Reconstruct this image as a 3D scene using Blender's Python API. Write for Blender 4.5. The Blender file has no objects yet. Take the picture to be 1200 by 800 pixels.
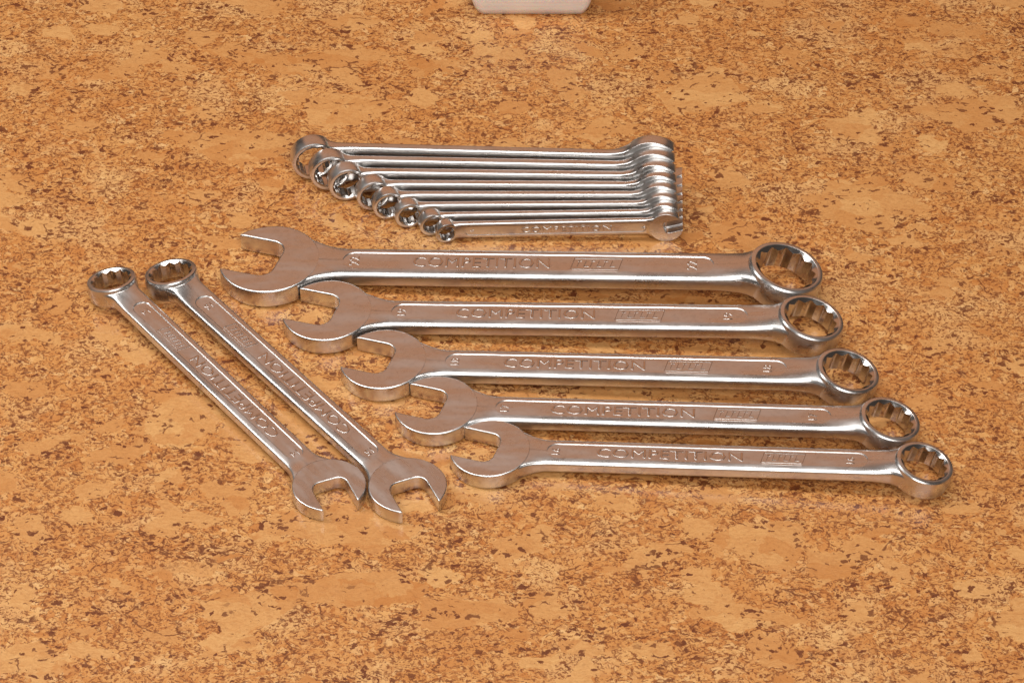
import bpy, bmesh, math, random
from mathutils import Matrix, Vector

random.seed(7)
scene = bpy.context.scene
COL = scene.collection
MM = 0.001
rad = math.radians

# ------------------------------------------------------------------ camera
ELEV, DIST = rad(41.5), 1.350
cam_data = bpy.data.cameras.new('camera')
cam_data.sensor_fit = 'HORIZONTAL'
cam_data.sensor_width = 36.0
cam_data.lens = 116.2
cam_data.clip_start = 0.02
cam_data.clip_end = 50.0
cam = bpy.data.objects.new('camera', cam_data)
cam.location = (0.0, -DIST * math.cos(ELEV), DIST * math.sin(ELEV))
cam.rotation_euler = (math.pi / 2 - ELEV, 0.0, 0.0)
COL.objects.link(cam)
scene.camera = cam

# ------------------------------------------------------------------ world, lamps, exposure
world = bpy.data.worlds.new('World')
scene.world = world
world.use_nodes = True
bg = world.node_tree.nodes['Background']
bg.inputs['Color'].default_value = (1.0, 0.80, 0.68, 1)
bg.inputs['Strength'].default_value = 0.07


def area_lamp(name, loc, target, sx, sy, power, color):
    d = bpy.data.lights.new(name, 'AREA')
    d.shape = 'RECTANGLE'
    d.size, d.size_y = sx, sy
    d.energy = power
    d.color = color
    o = bpy.data.objects.new(name, d)
    o.location = loc
    z = (Vector(loc) - Vector(target)).normalized()        # a lamp shines along its -z; keep its long side along world x
    x = (Vector((1, 0, 0)) - z * z.x).normalized()
    y = z.cross(x)
    o.rotation_euler = Matrix((x, y, z)).transposed().to_euler()
    COL.objects.link(o)
    return o


# overhead softbox, soft fill above the camera, and a dim warm lamp added beyond the table for brown reflections
area_lamp('softbox_overhead', (-0.48, 0.10, 1.15), (0, 0, 0), 1.90, 0.25, 14.5, (1.0, 0.965, 0.93))
area_lamp('softbox_front', (0.25, -1.55, 1.60), (0, 0, 0), 1.5, 1.1, 37.0, (1.0, 0.96, 0.92))
area_lamp('warm_reflection_lamp', (0.0, 2.1, 1.56), (0, 0, 0.05), 3.2, 1.60, 8.0, (1.0, 0.43, 0.20))

scene.view_settings.view_transform = 'Standard'
scene.view_settings.look = 'None'
scene.view_settings.exposure = 0.0
scene.view_settings.gamma = 1.0
scene.view_settings.use_curve_mapping = False


# ------------------------------------------------------------------ node helpers
class Nodes:
    def __init__(self, name):
        self.mat = bpy.data.materials.new(name)
        self.mat.use_nodes = True
        self.nt = self.mat.node_tree
        self.bsdf = self.nt.nodes['Principled BSDF']

    def new(self, t, **kw):
        n = self.nt.nodes.new(t)
        for k, v in kw.items():
            setattr(n, k, v)
        return n

    def link(self, a, b):
        self.nt.links.new(a, b)

    def put(self, sock, v):
        if isinstance(v, (int, float)):
            sock.default_value = v
        elif isinstance(v, tuple):
            sock.default_value = v if len(v) == len(sock.default_value) else v + (1,)
        else:
            self.link(v, sock)

    def mapping(self, vec, scale=(1, 1, 1), rot=(0, 0, 0), loc=(0, 0, 0)):
        m = self.new('ShaderNodeMapping')
        m.inputs['Scale'].default_value = scale
        m.inputs['Rotation'].default_value = rot
        m.inputs['Location'].default_value = loc
        self.link(vec, m.inputs['Vector'])
        return m.outputs[0]

    def noise(self, vec, scale, detail=3, rough=0.55, dist=0.0, color=False):
        n = self.new('ShaderNodeTexNoise')
        self.link(vec, n.inputs['Vector'])
        n.inputs['Scale'].default_value = scale
        n.inputs['Detail'].default_value = detail
        n.inputs['Roughness'].default_value = rough
        n.inputs['Distortion'].default_value = dist
        return n.outputs['Color' if color else 'Fac']

    def voronoi(self, vec, scale, feature='F1', out='Distance', rnd=1.0):
        n = self.new('ShaderNodeTexVoronoi', feature=feature)
        self.link(vec, n.inputs['Vector'])
        n.inputs['Scale'].default_value = scale
        n.inputs['Randomness'].default_value = rnd
        return n.outputs[out]

    def math(self, op, a, b=0.0, clamp=False):
        n = self.new('ShaderNodeMath', operation=op, use_clamp=clamp)
        self.put(n.inputs[0], a)
        self.put(n.inputs[1], b)
        return n.outputs[0]

    def step(self, v, lo, hi, a=0.0, b=1.0):
        n = self.new('ShaderNodeMapRange', interpolation_type='SMOOTHSTEP')
        self.put(n.inputs['Value'], v)
        n.inputs['From Min'].default_value = lo
        n.inputs['From Max'].default_value = hi
        n.inputs['To Min'].default_value = a
        n.inputs['To Max'].default_value = b
        return n.outputs[0]

    def mix(self, fac, a, b, blend='MIX'):
        n = self.new('ShaderNodeMix', data_type='RGBA', blend_type=blend)
        self.put(n.inputs['Factor'], fac)
        self.put(n.inputs['A'], a)
        self.put(n.inputs['B'], b)
        return n.outputs['Result']

    def bump(self, height, strength, distance):
        n = self.new('ShaderNodeBump')
        n.inputs['Strength'].default_value = strength
        n.inputs['Distance'].default_value = distance
        self.link(height, n.inputs['Height'])
        return n

    def vadd(self, a, b, k):
        s = self.new('ShaderNodeVectorMath', operation='MULTIPLY_ADD')
        self.link(b, s.inputs[0])
        s.inputs[1].default_value = (k, k, k)
        self.link(a, s.inputs[2])
        return s.outputs[0]


# ------------------------------------------------------------------ materials
def make_cork():
    n = Nodes('lacquered_cork')
    tc = n.new('ShaderNodeTexCoord')
    p = n.mapping(tc.outputs['Object'], (1000, 1000, 1000))       # millimetres
    p = n.mapping(p, (1.0, 1.0, 1.0), (0, 0, rad(4)))
    pw = n.vadd(p, n.noise(p, 0.08, 3, 0.6, 0, True), 9.0)
    pf = n.vadd(pw, n.noise(p, 0.7, 3, 0.65, 0, True), 1.5)       # ragged outlines
    pz = n.vadd(pw, n.noise(p, 0.5, 4, 0.70, 0, True), 3.2)       # more ragged

    def cell(vec, scale):
        s = n.new('ShaderNodeSeparateColor')
        n.link(n.voronoi(vec, scale, 'F1', 'Color'), s.inputs[0])
        return s.outputs

    def rim(vec, scale, w0, w1):
        return n.step(n.voronoi(vec, scale, 'DISTANCE_TO_EDGE', 'Distance'), w0, w1, 1, 0)

    def ramp(fac, stops):
        r = n.new('ShaderNodeValToRGB')
        el = r.color_ramp.elements
        el[0].position, el[0].color = stops[0][0], stops[0][1] + (1,)
        el[1].position, el[1].color = stops[-1][0], stops[-1][1] + (1,)
        for pos, c in stops[1:-1]:
            e = el.new(pos); e.color = c + (1,)
        n.link(fac, r.inputs[0])
        return r.outputs[0]

    GOLD, TAN, ORANGE, RUST, BARK = (0.655, 0.342, 0.114), (0.560, 0.244, 0.066), (0.470, 0.164, 0.034), (0.270, 0.074, 0.014), (0.125, 0.026, 0.005)
    PALE = (0.740, 0.450, 0.190)
    # pressed granules of three sizes, each with its own tint
    v1 = n.mapping(pf, (0.80, 1.10, 1))
    v2 = n.mapping(pf, (0.80, 1.12, 1), (0, 0, 0.5), (17, 5, 0))
    v3 = n.mapping(pf, (0.85, 1.15, 1), (0, 0, 1.1), (3, 41, 0))
    g1, g2, g3 = cell(v1, 0.17), cell(v2, 0.36), cell(v3, 0.75)
    c1 = ramp(g1[0], [(0.0, ORANGE), (0.35, TAN), (0.65, (0.520, 0.210, 0.050)), (1.0, GOLD)])
    c2 = ramp(g2[1], [(0.0, (0.40, 0.140, 0.030)), (0.15, ORANGE), (0.40, TAN), (0.75, GOLD), (1.0, PALE)])
    c3 = ramp(g3[2], [(0.0, RUST), (0.14, (0.42, 0.150, 0.034)), (0.30, TAN), (0.80, GOLD), (1.0, PALE)])
    base = n.mix(n.step(g1[1], 0.30, 0.60), c1, c2)                # some coarse granules stay whole, others are crumbled
    base = n.mix(n.step(g1[2], 0.35, 0.75, 0.25, 0.65), base, c3)
    base = n.mix(n.step(n.noise(p, 0.02, 3, 0.55), 0.35, 0.70, 0.0, 0.35), base, (0.52, 0.195, 0.045))
    base = n.mix(n.step(n.noise(n.mapping(pw, (0.8, 1.2, 1), (0, 0, 0), (300, 80, 0)), 0.035, 4, 0.6), 0.50, 0.66, 0.0, 0.45), base, (0.720, 0.440, 0.185))

    # big plain flakes of bark with a grain of their own
    vk, vm = n.mapping(pz, (0.7, 1.2, 1.0)), n.mapping(pz, (0.75, 1.15, 1.0), (0, 0, 0.4), (31, 7, 0))
    k1, k2 = cell(vk, 0.036), cell(vm, 0.105)
    plain = n.math('MAXIMUM', n.step(k1[0], 0.88, 0.895), n.step(k2[1], 0.86, 0.875), True)
    grain = n.noise(n.mapping(pf, (0.25, 1.5, 1.0), (0, 0, 0.15)), 0.9, 3, 0.6)
    pcol = n.mix(n.math('MULTIPLY', n.math('ADD', k1[1], k2[2]), 0.5), (0.490, 0.185, 0.042), (0.690, 0.390, 0.145))
    pcol = n.mix(n.step(grain, 0.35, 0.75, 0, 0.45), pcol, (0.42, 0.150, 0.031))
    base = n.mix(n.math('MULTIPLY', plain, 0.88), base, pcol)
    keep = n.math('SUBTRACT', 1.0, n.math('MULTIPLY', plain, 0.85))

    # dark joints between granules, broken up
    j1 = n.math('MULTIPLY', rim(v1, 0.17, 0.015, 0.075), n.step(n.noise(p, 0.33, 3, 0.6), 0.50, 0.60, 0, 0.80))
    j2 = n.math('MULTIPLY', rim(v2, 0.36, 0.02, 0.11), n.step(n.noise(n.mapping(p, (1, 1, 1), (0, 0, 0), (60, 9, 0)), 0.42, 3, 0.6), 0.49, 0.58, 0, 0.80))
    joint = n.math('MULTIPLY', n.math('MAXIMUM', j1, j2), keep)
    colr = n.mix(joint, base, (0.180, 0.046, 0.009))
    # fine brown flecks, denser in some places
    dthr = n.step(n.noise(p, 0.05, 3, 0.6), 0.34, 0.66, 0.020, -0.030)
    sp = n.noise(n.mapping(pf, (0.8, 1.2, 1.0), (0, 0, 0.9), (50, 3, 0)), 0.80, 3, 0.62)
    fleck = n.math('MULTIPLY', n.step(n.math('SUBTRACT', sp, dthr), 0.556, 0.592, 0, 0.88), keep)
    colr = n.mix(fleck, colr, (0.190, 0.050, 0.010))

    # dark bark crumbs: some small granules only, singly and in loose clusters
    clus = n.step(n.noise(n.mapping(p, (0.8, 1.1, 1), (0, 0, 0), (5, 21, 0)), 0.055, 3, 0.65), 0.50, 0.68)
    v4 = n.mapping(pz, (0.80, 1.15, 1), (0, 0, 0.2), (120, 40, 0))
    cr = cell(v4, 0.55)
    crumb = n.step(n.math('ADD', cr[0], n.math('MULTIPLY', clus, 0.16)), 0.972, 0.979)
    dk = n.noise(n.mapping(pf, (0.75, 1.2, 1), (0, 0, 0), (220, 40, 0)), 0.34, 4, 0.6)
    dark = n.math('MAXIMUM', crumb, n.step(n.math('ADD', dk, n.math('MULTIPLY', clus, 0.08)), 0.650, 0.690))
    dark = n.math('MULTIPLY', dark, n.step(cr[1], 0.0, 1.0, 0.80, 0.97))
    colr = n.mix(dark, colr, BARK)
    # long thin dark seams around some flakes
    seam = n.math('MULTIPLY', rim(n.mapping(pf, (0.75, 1.15, 1.0)), 0.075, 0.010, 0.032), n.step(n.noise(p, 0.08, 2, 0.5), 0.58, 0.63, 0, 0.85))
    colr = n.mix(seam, colr, (0.14, 0.034, 0.007))
    n.link(colr, n.bsdf.inputs['Base Color'])

    # shallow relief of the pressed granules (kept to two cheap textures, a bump evaluates them three times)
    h = n.math('ADD', n.noise(p, 0.75, 3, 0.6), n.math('MULTIPLY', n.voronoi(p, 0.40), -0.5))
    b = n.bump(h, 0.40, 0.0004)
    n.link(b.outputs[0], n.bsdf.inputs['Normal'])
    n.bsdf.inputs['Roughness'].default_value = 0.55
    n.bsdf.inputs['Specular IOR Level'].default_value = 0.35
    n.bsdf.inputs['Coat Weight'].default_value = 0.45
    n.put(n.bsdf.inputs['Coat Roughness'], n.step(n.noise(p, 0.12, 3, 0.6), 0.3, 0.7, 0.16, 0.30))
    b2 = n.bump(n.noise(p, 0.35, 2, 0.55), 0.16, 0.0004)
    n.link(b2.outputs[0], n.bsdf.inputs['Coat Normal'])
    return n.mat


def make_chrome(name, color, r0, r1, bumpk):
    n = Nodes(name)
    tc = n.new('ShaderNodeTexCoord')
    p = n.mapping(tc.outputs['Object'], (1000, 1000, 1000))
    oi = n.new('ShaderNodeObjectInfo')
    off = n.new('ShaderNodeVectorMath', operation='SCALE')
    off.inputs[0].default_value = (97, 61, 33)
    n.link(oi.outputs['Random'], off.inputs['Scale'])
    add = n.new('ShaderNodeVectorMath', operation='ADD')
    n.link(p, add.inputs[0]); n.link(off.outputs[0], add.inputs[1])
    p = add.outputs[0]
    smear = n.noise(n.mapping(p, (0.25, 0.9, 0.9)), 0.16, 4, 0.6)
    n.put(n.bsdf.inputs['Roughness'], n.step(smear, 0.3, 0.7, r0, r1))
    dirt = n.noise(p, 0.5, 4, 0.65)
    dull = tuple(c * 0.80 for c in color)
    n.link(n.mix(n.step(dirt, 0.45, 0.75, 0, 0.6), color, dull), n.bsdf.inputs['Base Color'])
    n.bsdf.inputs['Metallic'].default_value = 1.0
    fine = n.noise(p, 2.6, 3, 0.6)
    wave = n.noise(p, 0.28, 2, 0.5)
    scr = n.step(n.noise(n.mapping(p, (0.06, 2.2, 2.2), (0, 0, 0.35)), 0.8, 2, 0.5), 0.66, 0.72)
    scr = n.math('MAXIMUM', scr, n.step(n.noise(n.mapping(p, (0.05, 2.0, 2.0), (0, 0, -0.6), (40, 0, 0)), 0.8, 2, 0.5), 0.68, 0.74))
    h = n.math('SUBTRACT', n.math('ADD', n.math('MULTIPLY', fine, 0.35), wave), n.math('MULTIPLY', scr, 0.35))
    b = n.bump(h, bumpk, 0.0003)
    n.link(b.outputs[0], n.bsdf.inputs['Normal'])
    return n.mat


def make_plastic():
    n = Nodes('milky_plastic')
    tc = n.new('ShaderNodeTexCoord')
    p = n.mapping(tc.outputs['Object'], (1000, 1000, 1000))
    streak = n.noise(n.mapping(p, (0.03, 0.03, 0.9)), 0.6, 3, 0.6)  # cork reflections and plastic layering, put into the colour as level streaks
    n.link(n.mix(n.step(streak, 0.35, 0.7), (0.92, 0.78, 0.72), (0.96, 0.90, 0.86)), n.bsdf.inputs['Base Color'])
    n.bsdf.inputs['Roughness'].default_value = 0.28
    n.bsdf.inputs['Transmission Weight'].default_value = 0.06
    n.bsdf.inputs['IOR'].default_value = 1.48
    n.bsdf.inputs['Subsurface Weight'].default_value = 0.3
    n.bsdf.inputs['Subsurface Scale'].default_value = 0.004
    return n.mat


M_CORK = make_cork()
M_SATIN = make_chrome('satin_chrome', (0.70, 0.69, 0.68), 0.24, 0.37, 0.05)
M_POLISH = make_chrome('bright_chrome', (0.62, 0.60, 0.585), 0.12, 0.22, 0.05)
M_PLASTIC = make_plastic()


# ------------------------------------------------------------------ mesh helpers
def sharpen(bm, ang):
    for e in bm.edges:
        if len(e.link_faces) == 2:
            e.smooth = e.calc_face_angle(0.0) < ang
        else:
            e.smooth = False
    for f in bm.faces:
        f.smooth = True


def finish(bm, name, mat, ang=rad(38), scale=MM, crease=()):
    bmesh.ops.scale(bm, vec=(scale, scale, scale), verts=bm.verts)
    bmesh.ops.recalc_face_normals(bm, faces=bm.faces)
    sharpen(bm, ang)
    for ed in crease:
        ed.smooth = False
    me = bpy.data.meshes.new(name)
    bm.to_mesh(me)
    bm.free()
    me.materials.append(mat)
    return me


def link(name, me, parent=None, matrix=None):
    o = bpy.data.objects.new(name, me)
    COL.objects.link(o)
    if parent is not None:
        o.parent = parent
    if matrix is not None:
        o.matrix_basis = matrix
    return o


def smooth01(t):
    t = min(1.0, max(0.0, t))
    return t * t * (3 - 2 * t)


# ------------------------------------------------------------------ the setting
bm = bmesh.new()
bmesh.ops.create_cube(bm, size=1.0)
bmesh.ops.scale(bm, vec=(1700, 1500, 6), verts=bm.verts)
bmesh.ops.translate(bm, vec=(0, 60, -3), verts=bm.verts)
ground = link('cork_table', finish(bm, 'cork_table', M_CORK))
ground['kind'] = 'structure'

# ------------------------------------------------------------------ wrench geometry (millimetres)
# local frame: ring centre at the origin, shank along +x to the open jaw at x = L, text face is +z
SLOT_B = 0.20                            # slot floor, behind the jaw centre
CZ, TILT = -0.10, rad(15)                # ring centre below the shank axis, tilt of the ring
CROWN = 0.19                             # how far the shank faces are rounded


def jaw_r(s): return 2.0 + 0.89 * s                # outer radius of the open jaw
def ring_r(s): return 0.8 + 0.686 * s              # outer radius of the ring
def shank_a(s): return (4.0 + 0.62 * s) / 2        # half width
def shank_b(s): return (1.0 + 0.31 * s) / 2        # half thickness
def jaw_t(s): return 2.1 + 0.28 * s                # thickness of the open jaw
def ring_h(s): return 1.6 + 0.46 * s               # height of the ring
def panel_r(s): return 0.60 * shank_a(s)           # half width of the sunk panel
def panel_d(s): return 0.16 + 0.001 * s            # its depth
def panel_e(s): return 0.28 + 0.007 * s            # width of its sloping border
def panel_floor(s): return shank_b(s) * (1 - CROWN * 0.36) - panel_d(s)


def flare(u, R, rf, a):
    """half width of the shank at distance u from a round head of radius R, with a fillet rf"""
    cy = a + rf
    dx = math.sqrt((R + rf) ** 2 - cy * cy)
    if u >= dx:
        return a
    ux = dx * R / (R + rf)
    u = max(u, ux)
    return cy - math.sqrt(max(0.0, rf * rf - (dx - u) ** 2))


def shank_mesh(s, L):
    a0, b0, jt = shank_a(s), shank_b(s), jaw_t(s) / 2
    xs, x = [], 0.42 * s
    end = L - 0.62 * s
    pa, pb = 1.30 * s, L - 1.42 * s        # ends of the sunk panel
    pr = panel_r(s)                   # its half width
    while x < end:
        xs.append(x)
        near = min(x - 0.42 * s, end - x)
        x += 0.045 * s if near < 1.1 * s else 0.30 * s
    xs.append(end)
    for k in range(9):
        t = pr * (1 - math.cos(math.pi / 2 * k / 8))
        xs += [pa + t, pb - t]
    xs += [pa - 0.02 * s, pb + 0.02 * s]
    xs = sorted(set(round(v, 4) for v in xs))
    e = panel_e(s)
    cols = 13
    bm = bmesh.new()
    loops, marks, crease = [], [], []
    for x in xs:
        uj, ur = L - x, x
        a = flare(uj, jaw_r(s), 1.25 * s, a0)
        a = max(a, flare(ur, ring_r(s) * 0.98, 1.05 * s, a0 * (0.93 if ur < 2.2 * s else 0.93 + 0.07 * smooth01((ur - 2.2 * s) / (L * 0.5)))))
        # sunk panel half width here
        if pa < x < pb:
            d = min(x - pa, pb - x)
            pw = pr if d >= pr else math.sqrt(max(0.0, pr * pr - (pr - d) ** 2))
            dep = 1.0 if pw > e * 1.3 else 0.0
        else:
            pw, dep = 0.0, 0.0
        pw = max(pw, e * 1.3)
        half = [0.0, 0.5 * pw, pw - e, pw, pw + 0.004 * s]
        y0 = pw + 0.02 * s
        rest = 12
        ph0 = math.asin(min(1, y0 / a))
        half += [a * math.sin(ph0 + (math.pi / 2 - ph0) * k / rest) for k in range(rest + 1)]
        ys = [-v for v in reversed(half[1:])] + half
        nj = smooth01(1 - (uj - 0.9 * s) / (0.55 * s))

        def zz(y, side):
            r = math.hypot(uj, y)
            b = b0 + (jt - 0.06 - b0) * smooth01(1 - (r - jaw_r(s) * 0.99) / (0.30 * s))
            rr = math.hypot(ur, y)
            k = max(0.0, min(1.0, 1 - (rr - 0.70 * s) / (0.80 * s)))
            b += (0.125 if side > 0 else 0.055) * s * k * k
            q = min(1.0, abs(y) / a)
            p = max(0.0, 1 - q ** 14) ** (0.22 - 0.05 * nj) * (1 - CROWN * (1 - nj) * q * q)
            z = b * p
            if dep and abs(y) <= pw - e + 1e-6:
                z = panel_floor(s)
            return side * z - 0.06 * s * k * k
        top = []
        bot = []
        for y in ys:
            xx = x
            if ur < 1.2 * s:
                xx = max(x, math.sqrt(max(0.0, (0.655 * s) ** 2 - y * y)))
            top.append(bm.verts.new((xx, y, zz(y, 1))))
        for y in reversed(ys[1:-1]):
            xx = x
            if ur < 1.2 * s:
                xx = max(x, math.sqrt(max(0.0, (0.655 * s) ** 2 - y * y)))
            bot.append(bm.verts.new((xx, y, zz(y, -1))))
        loops.append(top + bot)
        marks.append(dep)
    for A, B in zip(loops, loops[1:]):
        m = len(A)
        for i in range(m):
            j = (i + 1) % m
            bm.faces.new((A[i], A[j], B[j], B[i]))
    c = len(half) - 1
    m = len(loops[0])
    for A, B, d0, d1 in zip(loops, loops[1:], marks, marks[1:]):
        if d0 and d1:
            for k in (2, 3):
                for i in (c + k, c - k, m - (c + k), m - (c - k)):
                    ed = bm.edges.get((A[i], B[i]))
                    if ed:
                        crease.append(ed)
    return finish(bm, 'handle', M_SATIN, rad(32), MM, crease)


def jaw_mesh(s):
    """open jaw: round head with a slot, opening along +x turned 15 degrees"""
    R, h = jaw_r(s), 0.505 * s
    pts = []
    xt = math.sqrt(R * R - h * h)
    blunt = 0.075 * s
    # outer arc, from the lower tip round the back to the upper tip
    a0 = math.atan2(h + blunt, math.sqrt(R * R - (h + blunt) ** 2))
    N = 72
    for k in range(N + 1):
        t = a0 + (2 * math.pi - 2 * a0) * k / N
        # jaws are a little slimmer than the back of the head
        r = R * (1 - 0.035 * smooth01((math.cos(t) + 0.1) / 0.9))
        pts.append((r * math.cos(t), r * math.sin(t)))
    # blunt tip, slot side, filleted floor, other side
    xe = pts[-1][0] + 0.012 * s
    fr = 0.27 * s
    sb = -SLOT_B * s
    for k in range(0, 8):
        x = xe + (sb + fr - xe) * k / 8
        pts.append((x, -h))
    for k in range(0, 9):
        t = -math.pi / 2 - math.pi / 2 * k / 8
        pts.append((sb + fr + fr * math.cos(t), -h + fr + fr * math.sin(t)))
    for k in range(0, 9):
        t = math.pi - math.pi / 2 * k / 8
        pts.append((sb + fr + fr * math.cos(t), h - fr + fr * math.sin(t)))
    for k in range(1, 9):
        pts.append((sb + fr + (xe - sb - fr) * k / 8, h))
    n = len(pts)
    nor = []                               # mitred inset directions
    for i in range(n):
        ax, ay = pts[i - 1]; px, py = pts[i]; bx, by = pts[(i + 1) % n]
        l1, l2 = math.hypot(px - ax, py - ay), math.hypot(bx - px, by - py)
        n1 = ((py - ay) / l1, -(px - ax) / l1); n2 = ((by - py) / l2, -(bx - px) / l2)
        k = 1 / max(0.35, 1 + n1[0] * n2[0] + n1[1] * n2[1])
        nor.append(((n1[0] + n2[0]) * k, (n1[1] + n2[1]) * k))
    T = jaw_t(s) / 2
    e = 0.030 * s
    lev = [(e, T), (e * 0.42, T - e * 0.13), (e * 0.10, T - e * 0.48), (0, T - e),
           (0, -T + e), (e * 0.10, -T + e * 0.48), (e * 0.42, -T + e * 0.13), (e, -T)]
    bm = bmesh.new()
    c15, s15 = math.cos(-rad(15)), math.sin(-rad(15))
    loops = []
    for ins, z in lev:
        lp = []
        for (x, y), (nx, ny) in zip(pts, nor):
            X, Y = x - nx * ins, y - ny * ins
            lp.append(bm.verts.new((X * c15 - Y * s15, X * s15 + Y * c15, z)))
        loops.append(lp)
    for A, B in zip(loops, loops[1:]):
        for i in range(n):
            j = (i + 1) % n
            bm.faces.new((A[i], A[j], B[j], B[i]))
    ft = bm.faces.new(loops[0]); fb = bm.faces.new(list(reversed(loops[-1])))
    bmesh.ops.scale(bm, vec=(MM, MM, MM), verts=bm.verts)
    bmesh.ops.recalc_face_normals(bm, faces=bm.faces)
    sharpen(bm, rad(50))
    for f in (ft, fb):
        for ed in f.edges:
            ed.smooth = False
    bmesh.ops.triangulate(bm, faces=[ft, fb])
    me = bpy.data.meshes.new('open_jaw')
    bm.to_mesh(me); bm.free()
    me.materials.append(M_SATIN)
    return me


def ring_mesh(s):
    N = 144
    H = ring_h(s) / 2
    ro = ring_r(s)
    rim = ro - 0.040 * s
    rc = 0.605 * s                         # mouth of the chamfered bore
    outer = [(rim - 0.025 * s, H), (rim + 0.006 * s, H - 0.010 * s), (rim + 0.027 * s, H - 0.038 * s), (ro * 0.995, H - 0.12 * s), (ro + 0.008 * s, 0.0),
             (ro * 0.995, -H + 0.12 * s), (rim + 0.027 * s, -H + 0.038 * s), (rim + 0.006 * s, -H + 0.010 * s), (rim - 0.025 * s, -H)]

    def bore(t):
        best = 0
        for o in (0, math.pi / 6):
            u = ((t + o) % (math.pi / 3)) - math.pi / 6
            best = max(best, 0.5 * s / math.cos(u))
        return min(best, 0.570 * s)
    bm = bmesh.new()
    rows = []
    for i in range(N):
        t = 2 * math.pi * i / N
        c, sn = math.cos(t), math.sin(t)
        rb = bore(t)
        dz = (rc - rb) * 0.85
        prof = list(outer) + [(rc + 0.012 * s, -H), (rc, -H + 0.008 * s), (rb, -H + dz), (rb, H - dz), (rc, H - 0.008 * s), (rc + 0.012 * s, H)]
        rows.append([bm.verts.new((r * c, r * sn, z)) for r, z in prof])
    m = len(rows[0])
    bore_idx = set(range(len(outer) + 1, m - 1))
    for i in range(N):
        A, B = rows[i], rows[(i + 1) % N]
        for k in range(m):
            l = (k + 1) % m
            f = bm.faces.new((A[k], A[l], B[l], B[k]))
            f.material_index = 1 if (k in bore_idx and l in bore_idx) else 0
    bmesh.ops.rotate(bm, cent=(0, 0, 0), matrix=Matrix.Rotation(-TILT, 3, 'Y'), verts=bm.verts)
    bmesh.ops.translate(bm, vec=(0, 0, CZ * s), verts=bm.verts)
    me = finish(bm, 'ring_head', M_SATIN, rad(24))
    me.materials.append(M_POLISH)
    return me


def text_mesh(name, body, size, shear=0.0, bold=0.0, depth=0.25):
    cu = bpy.data.curves.new('tmp_text', 'FONT')
    cu.body = body
    cu.size = 1.0
    cu.align_x, cu.align_y = 'LEFT', 'BOTTOM_BASELINE'
    cu.shear = shear
    cu.offset = bold
    cu.resolution_u = 2
    cu.extrude = 0.002
    cu.bevel_depth = 0.022
    cu.bevel_resolution = 2
    o = bpy.data.objects.new('tmp_text', cu)
    COL.objects.link(o)
    bpy.context.view_layer.update()
    me = bpy.data.meshes.new_from_object(o.evaluated_get(bpy.context.evaluated_depsgraph_get()))
    bpy.data.objects.remove(o)
    bpy.data.curves.remove(cu)
    me.name = name
    xs = [v.co.x for v in me.vertices]; ys = [v.co.y for v in me.vertices]
    x0, x1, y0, y1 = min(xs), max(xs), min(ys), max(ys)
    zs = max(v.co.z for v in me.vertices)
    for v in me.vertices:                   # unit height, width kept in proportion, centred on y, starting at x = 0
        v.co = Vector(((v.co.x - x0) / (y1 - y0), (v.co.y - (y0 + y1) / 2) / (y1 - y0), 0.5 * v.co.z / zs))
    me['w'] = (x1 - x0) / (y1 - y0)
    for poly in me.polygons:
        poly.use_smooth = True
    me.materials.clear()
    me.materials.append(M_POLISH)
    return me


TXT = text_mesh('lettering', 'COMPETITION', 1.0, 0.0, -0.014, 1.0)
NUM = {}


def emblem_mesh():
    """slanted outlined plate with a few raised strokes, unit height, starting at x = 0"""
    bm = bmesh.new()

    def bar(x0, y0, x1, y1, w):
        d = Vector((x1 - x0, y1 - y0)); nrm = Vector((-d.y, d.x)).normalized() * w / 2
        q = [(x0 - nrm.x, y0 - nrm.y), (x1 - nrm.x, y1 - nrm.y), (x1 + nrm.x, y1 + nrm.y), (x0 + nrm.x, y0 + nrm.y)]
        lo = [bm.verts.new((x, y, -0.5)) for x, y in q]
        cx, cy = (x0 + x1) / 2, (y0 + y1) / 2
        q2 = [(x0 - nrm.x * .3, y0 - nrm.y * .3), (x1 - nrm.x * .3, y1 - nrm.y * .3), (x1 + nrm.x * .3, y1 + nrm.y * .3), (x0 + nrm.x * .3, y0 + nrm.y * .3)]
        hi = [bm.verts.new((x, y, 0.5)) for x, y in q2]
        bm.faces.new(hi)
        for i in range(4):
            j = (i + 1) % 4
            bm.faces.new((lo[i], lo[j], hi[j], hi[i]))
    bar(0.0, -0.5, 0.25, 0.5, 0.10); bar(0.3, 0.47, 3.2, 0.47, 0.07)
    bar(3.0, -0.5, 3.25, 0.5, 0.10); bar(0.1, -0.47, 2.95, -0.47, 0.07)
    x = 0.42
    for k in range(6):
        bar(x, -0.24, x + 0.14, 0.26, 0.09)
        bar(x + 0.04, -0.22 if k % 2 else 0.24, x + 0.30, -0.22 if k % 2 else 0.24, 0.08)
        x += 0.41
    bmesh.ops.recalc_face_normals(bm, faces=bm.faces)
    me = bpy.data.meshes.new('emblem')
    bm.to_mesh(me); bm.free()
    me.materials.append(M_POLISH)
    return me


EMB = emblem_mesh()


def num_mesh(s):
    if s not in NUM:
        NUM[s] = text_mesh('size_number', str(s), 1.0, 0.0, -0.01, 1.0)
    return NUM[s]


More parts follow.
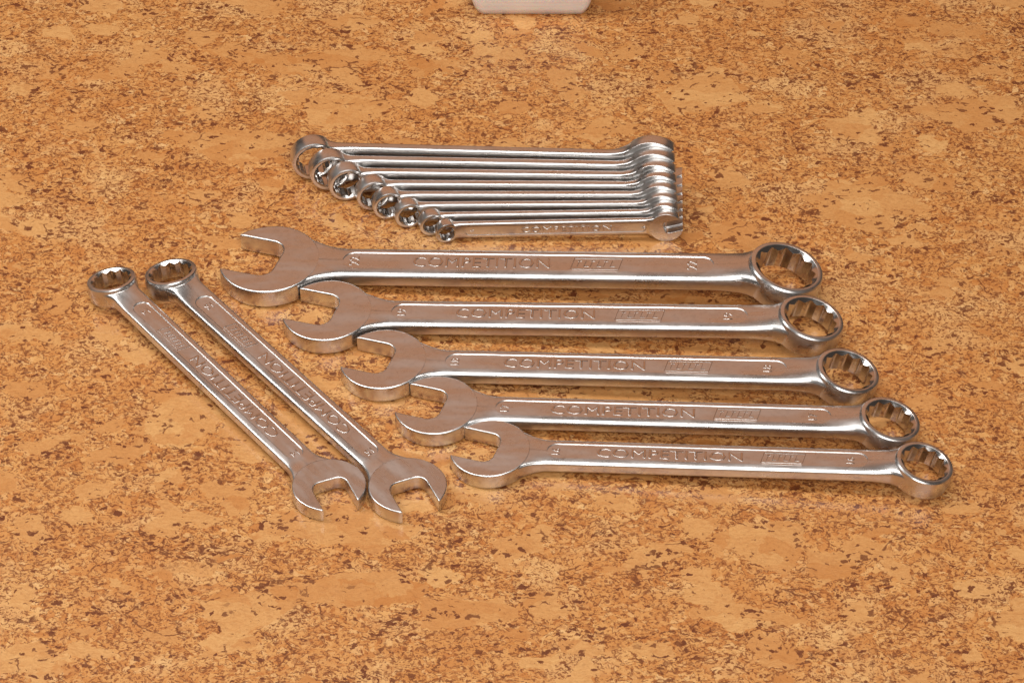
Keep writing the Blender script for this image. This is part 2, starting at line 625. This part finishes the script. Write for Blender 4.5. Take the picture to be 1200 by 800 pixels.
def build_wrench(root, pose, s, L, letters=None):
    """parts of one combination wrench under its root; pose places the tool frame over the base"""
    sh = link('handle', shank_mesh(s, L), root, pose)
    link('open_jaw', jaw_mesh(s), root, pose @ Matrix.Translation((L * MM, 0, 0)))
    link('ring_head', ring_mesh(s), root, pose)
    if letters is None:
        return
    side = letters                          # +1 text face up, -1 the back
    zf = panel_floor(s)
    hgt = 1.22 * panel_r(s)
    rise = (0.09 + 0.0045 * s) * (1.0 if side > 0 else 1.8)                        # strokes stand this high above the panel floor
    pa, pb = 1.30 * s, L - 1.42 * s
    P = pb - pa

    def place(name, me, x_from_jaw, y, h, length=None, turn=0.0, w=None):
        kx = (length / w) if length else h
        base = Matrix.Translation(((pb - x_from_jaw) * MM, y * MM, side * zf * MM))
        flip = Matrix.Rotation(math.pi, 4, 'Z') if side > 0 else Matrix.Rotation(math.pi, 4, 'Y') @ Matrix.Rotation(math.pi, 4, 'Z')
        m = base @ flip @ Matrix.Rotation(turn, 4, 'Z') @ Matrix.Diagonal((kx * MM, h * MM, 2 * rise * MM, 1))
        link(name, me, sh, m)
    if side > 0:
        tl = min(0.52, 57.0 / P)            # the lettering is about as long on every size
        t0 = 0.13 + (0.52 - tl) * 0.4
        place('lettering', TXT, t0 * P, 0, hgt, tl * P, 0, TXT['w'])
        place('emblem', EMB, (t0 + tl + 0.055) * P, 0, hgt * 1.15, 0.14 * P, 0, 3.25)
    else:
        place('lettering', TXT, 0.69 * P, 0, hgt, 0.50 * P, 0, TXT['w'])
    nm = num_mesh(s)
    nh = 0.80 * panel_r(s)
    wd = nm['w'] * nh
    place('size_number', nm, 0.22 * s, wd / 2, nh, None, rad(90), None)
    place('size_number', nm, P - 0.22 * s - nh, wd / 2, nh, None, rad(90), None)


def tag(o, label, group):
    o['label'] = label
    o['category'] = 'wrench'
    o['group'] = group


def new_root(loc, yaw):
    o = bpy.data.objects.new('combination_wrench', None)
    o.empty_display_size = 0.01
    o.location = loc
    o.rotation_euler = (0, 0, yaw)
    COL.objects.link(o)
    return o


def flat_wrench(s, ring, jaw, label, group):
    """lies on the table: outer edge of the ring and the tips of the jaw touch the cork"""
    d = Vector(jaw) - Vector(ring)
    L = d.length
    yaw = math.atan2(d.y, d.x)
    lowx, lowz = -ring_r(s) * math.cos(TILT), CZ * s - ring_r(s) * math.sin(TILT) - ring_h(s) / 2 * math.cos(TILT)
    lowx += ring_h(s) / 2 * math.sin(TILT)
    tipx, tipz = L + 0.84 * s, -jaw_t(s) / 2
    pitch = math.atan2(tipz - lowz, tipx - lowx)          # ring end sits higher
    # rotate about local y so both points come to the same height
    R = Matrix.Rotation(pitch, 4, 'Y')
    z0 = -(R @ Vector((lowx, 0, lowz))).z
    mid = Vector(ring) + d * 0.5
    root = new_root((mid.x * MM, mid.y * MM, 0), yaw)
    pose = Matrix.Translation((-L / 2 * MM, 0, (z0 + 0.05) * MM)) @ R
    build_wrench(root, pose, s, L, +1)
    tag(root, label, group)


ROW = 'wrenches lying side by side'
flat_wrench(22, (112.0, 29.7), (-101.5, 42.1), 'largest chrome combination wrench, rearmost of the five lying side by side', ROW)
flat_wrench(19, (120.5, 0.1), (-76.2, 10.6), 'chrome combination wrench, second from the rear of the five lying side by side', ROW)
flat_wrench(18, (133.1, -31.3), (-52.3, -19.0), 'chrome combination wrench, middle one of the five lying side by side', ROW)
flat_wrench(17, (147.6, -59.0), (-30.6, -46.0), 'chrome combination wrench, second from the front of the five lying side by side', ROW)
flat_wrench(16, (158.9, -83.4), (-9.0, -70.6), 'chrome combination wrench, frontmost and shortest of the five lying side by side', ROW)
PAIR = 'diagonal pair of wrenches'
flat_wrench(14, (-164.9, 26.8), (-70.6, -90.9), 'leftmost chrome wrench of the diagonal pair, open jaw pointing at the viewer', PAIR)
flat_wrench(15, (-140.6, 30.8), (-40.2, -91.4), 'right chrome wrench of the diagonal pair, slightly longer than its neighbour', PAIR)


def edge_wrench(s, ring, jaw, lean, label, letters=None):
    """stands on its edge, back of the tool towards the viewer, open jaw to the right"""
    d = Vector(jaw) - Vector(ring)
    L = d.length
    yaw = math.atan2(d.y, d.x)
    hr, hj = ring_r(s) + 0.008 * s, jaw_r(s)
    pitch = math.atan2(hj - hr, L)
    roll = Matrix(((1, 0, 0, 0), (0, 0, 1, 0), (0, -1, 0, 0), (0, 0, 0, 1)))     # tool z goes back, tool y goes down
    mid = Vector(ring) + d * 0.5
    root = new_root((mid.x * MM, mid.y * MM, 0), yaw)
    R = Matrix.Rotation(-rad(lean), 4, 'X') @ Matrix.Rotation(-pitch, 4, 'Y')
    pose = Matrix.Translation((-L / 2 * MM, 0, (hr + 0.05) * MM)) @ R @ roll
    build_wrench(root, pose, s, L, letters)
    tag(root, label, 'wrenches standing on edge in a row')


EDGE = [
    (13, -85.6, 110.1, 60.5, 99.3, 'longest wrench standing on edge, at the very back of the on-edge row'),
    (12, -78.2, 102.4, 61.2, 93.6, 'on-edge wrench second from the back of the row of eight'),
    (11, -70.6, 95.2, 61.8, 88.2, 'on-edge wrench third from the back of the row of eight'),
    (10, -59.2, 88.2, 62.5, 83.2, 'on-edge wrench fourth from the back of the row of eight'),
    (9, -52.7, 81.9, 63.1, 78.3, 'on-edge wrench fourth from the front of the row of eight'),
    (8, -43.9, 76.0, 63.8, 73.8, 'on-edge wrench third from the front of the row of eight'),
    (7, -34.0, 70.4, 64.5, 69.6, 'on-edge wrench just behind the smallest one in the row of eight'),
    (6, -27.8, 65.4, 65.2, 65.6, 'smallest wrench standing on edge, in front of its row with lettered face showing'),
]
for s, rx, ry, jx, jy, lab in EDGE:
    edge_wrench(s, (rx, ry), (jx, jy), 0.0, lab, -1 if s == 6 else None)


# ------------------------------------------------------------------ plastic box cut by the top edge
def plastic_box():
    root = bpy.data.objects.new('plastic_box', None)
    root.location = (9.0 * MM, 246 * MM, 0)
    root.rotation_euler = (0, 0, rad(0.0))
    COL.objects.link(root)
    root['label'] = 'milky translucent plastic box standing behind the wrenches, cut off by the top edge'
    root['category'] = 'box'

    def loop(hx, hy, r, n=6):
        out = []
        for cx, cy, a in ((hx - r, hy - r, 0), (-hx + r, hy - r, 90), (-hx + r, -hy + r, 180), (hx - r, -hy + r, 270)):
            for k in range(n + 1):
                t = rad(a + 90 * k / n)
                out.append((cx + r * math.cos(t), cy + r * math.sin(t)))
        return out

    def shell(levels):
        bm = bmesh.new()
        loops = []
        for hx, hy, r, z in levels:
            loops.append([bm.verts.new((x, y, z)) for x, y in loop(hx, hy, r)])
        for A, B in zip(loops, loops[1:]):
            for i in range(len(A)):
                j = (i + 1) % len(A)
                bm.faces.new((A[i], A[j], B[j], B[i]))
        bm.faces.new(loops[0]); bm.faces.new(loops[-1])
        return bm
    body = shell([(24.3, 18.7, 3, 0.05), (25.2, 19.5, 3.5, 0.5), (26.6, 20.2, 4, 3.5), (28.3, 21.2, 4.5, 9), (30.5, 23, 5, 34),
                  (29.3, 21.8, 4.2, 34), (25.3, 18.8, 3, 3), (24.5, 18, 3, 1.6)])
    link('body', finish(body, 'body', M_PLASTIC, rad(50)), root)
    rimb = shell([(30.6, 23.1, 5, 32.5), (32.4, 24.9, 6, 32.5), (32.6, 25.1, 6, 34.5), (29.4, 21.9, 4.3, 34.6), (29.3, 21.8, 4.2, 34.2)])
    link('rim', finish(rimb, 'rim', M_PLASTIC, rad(50)), root)


plastic_box()
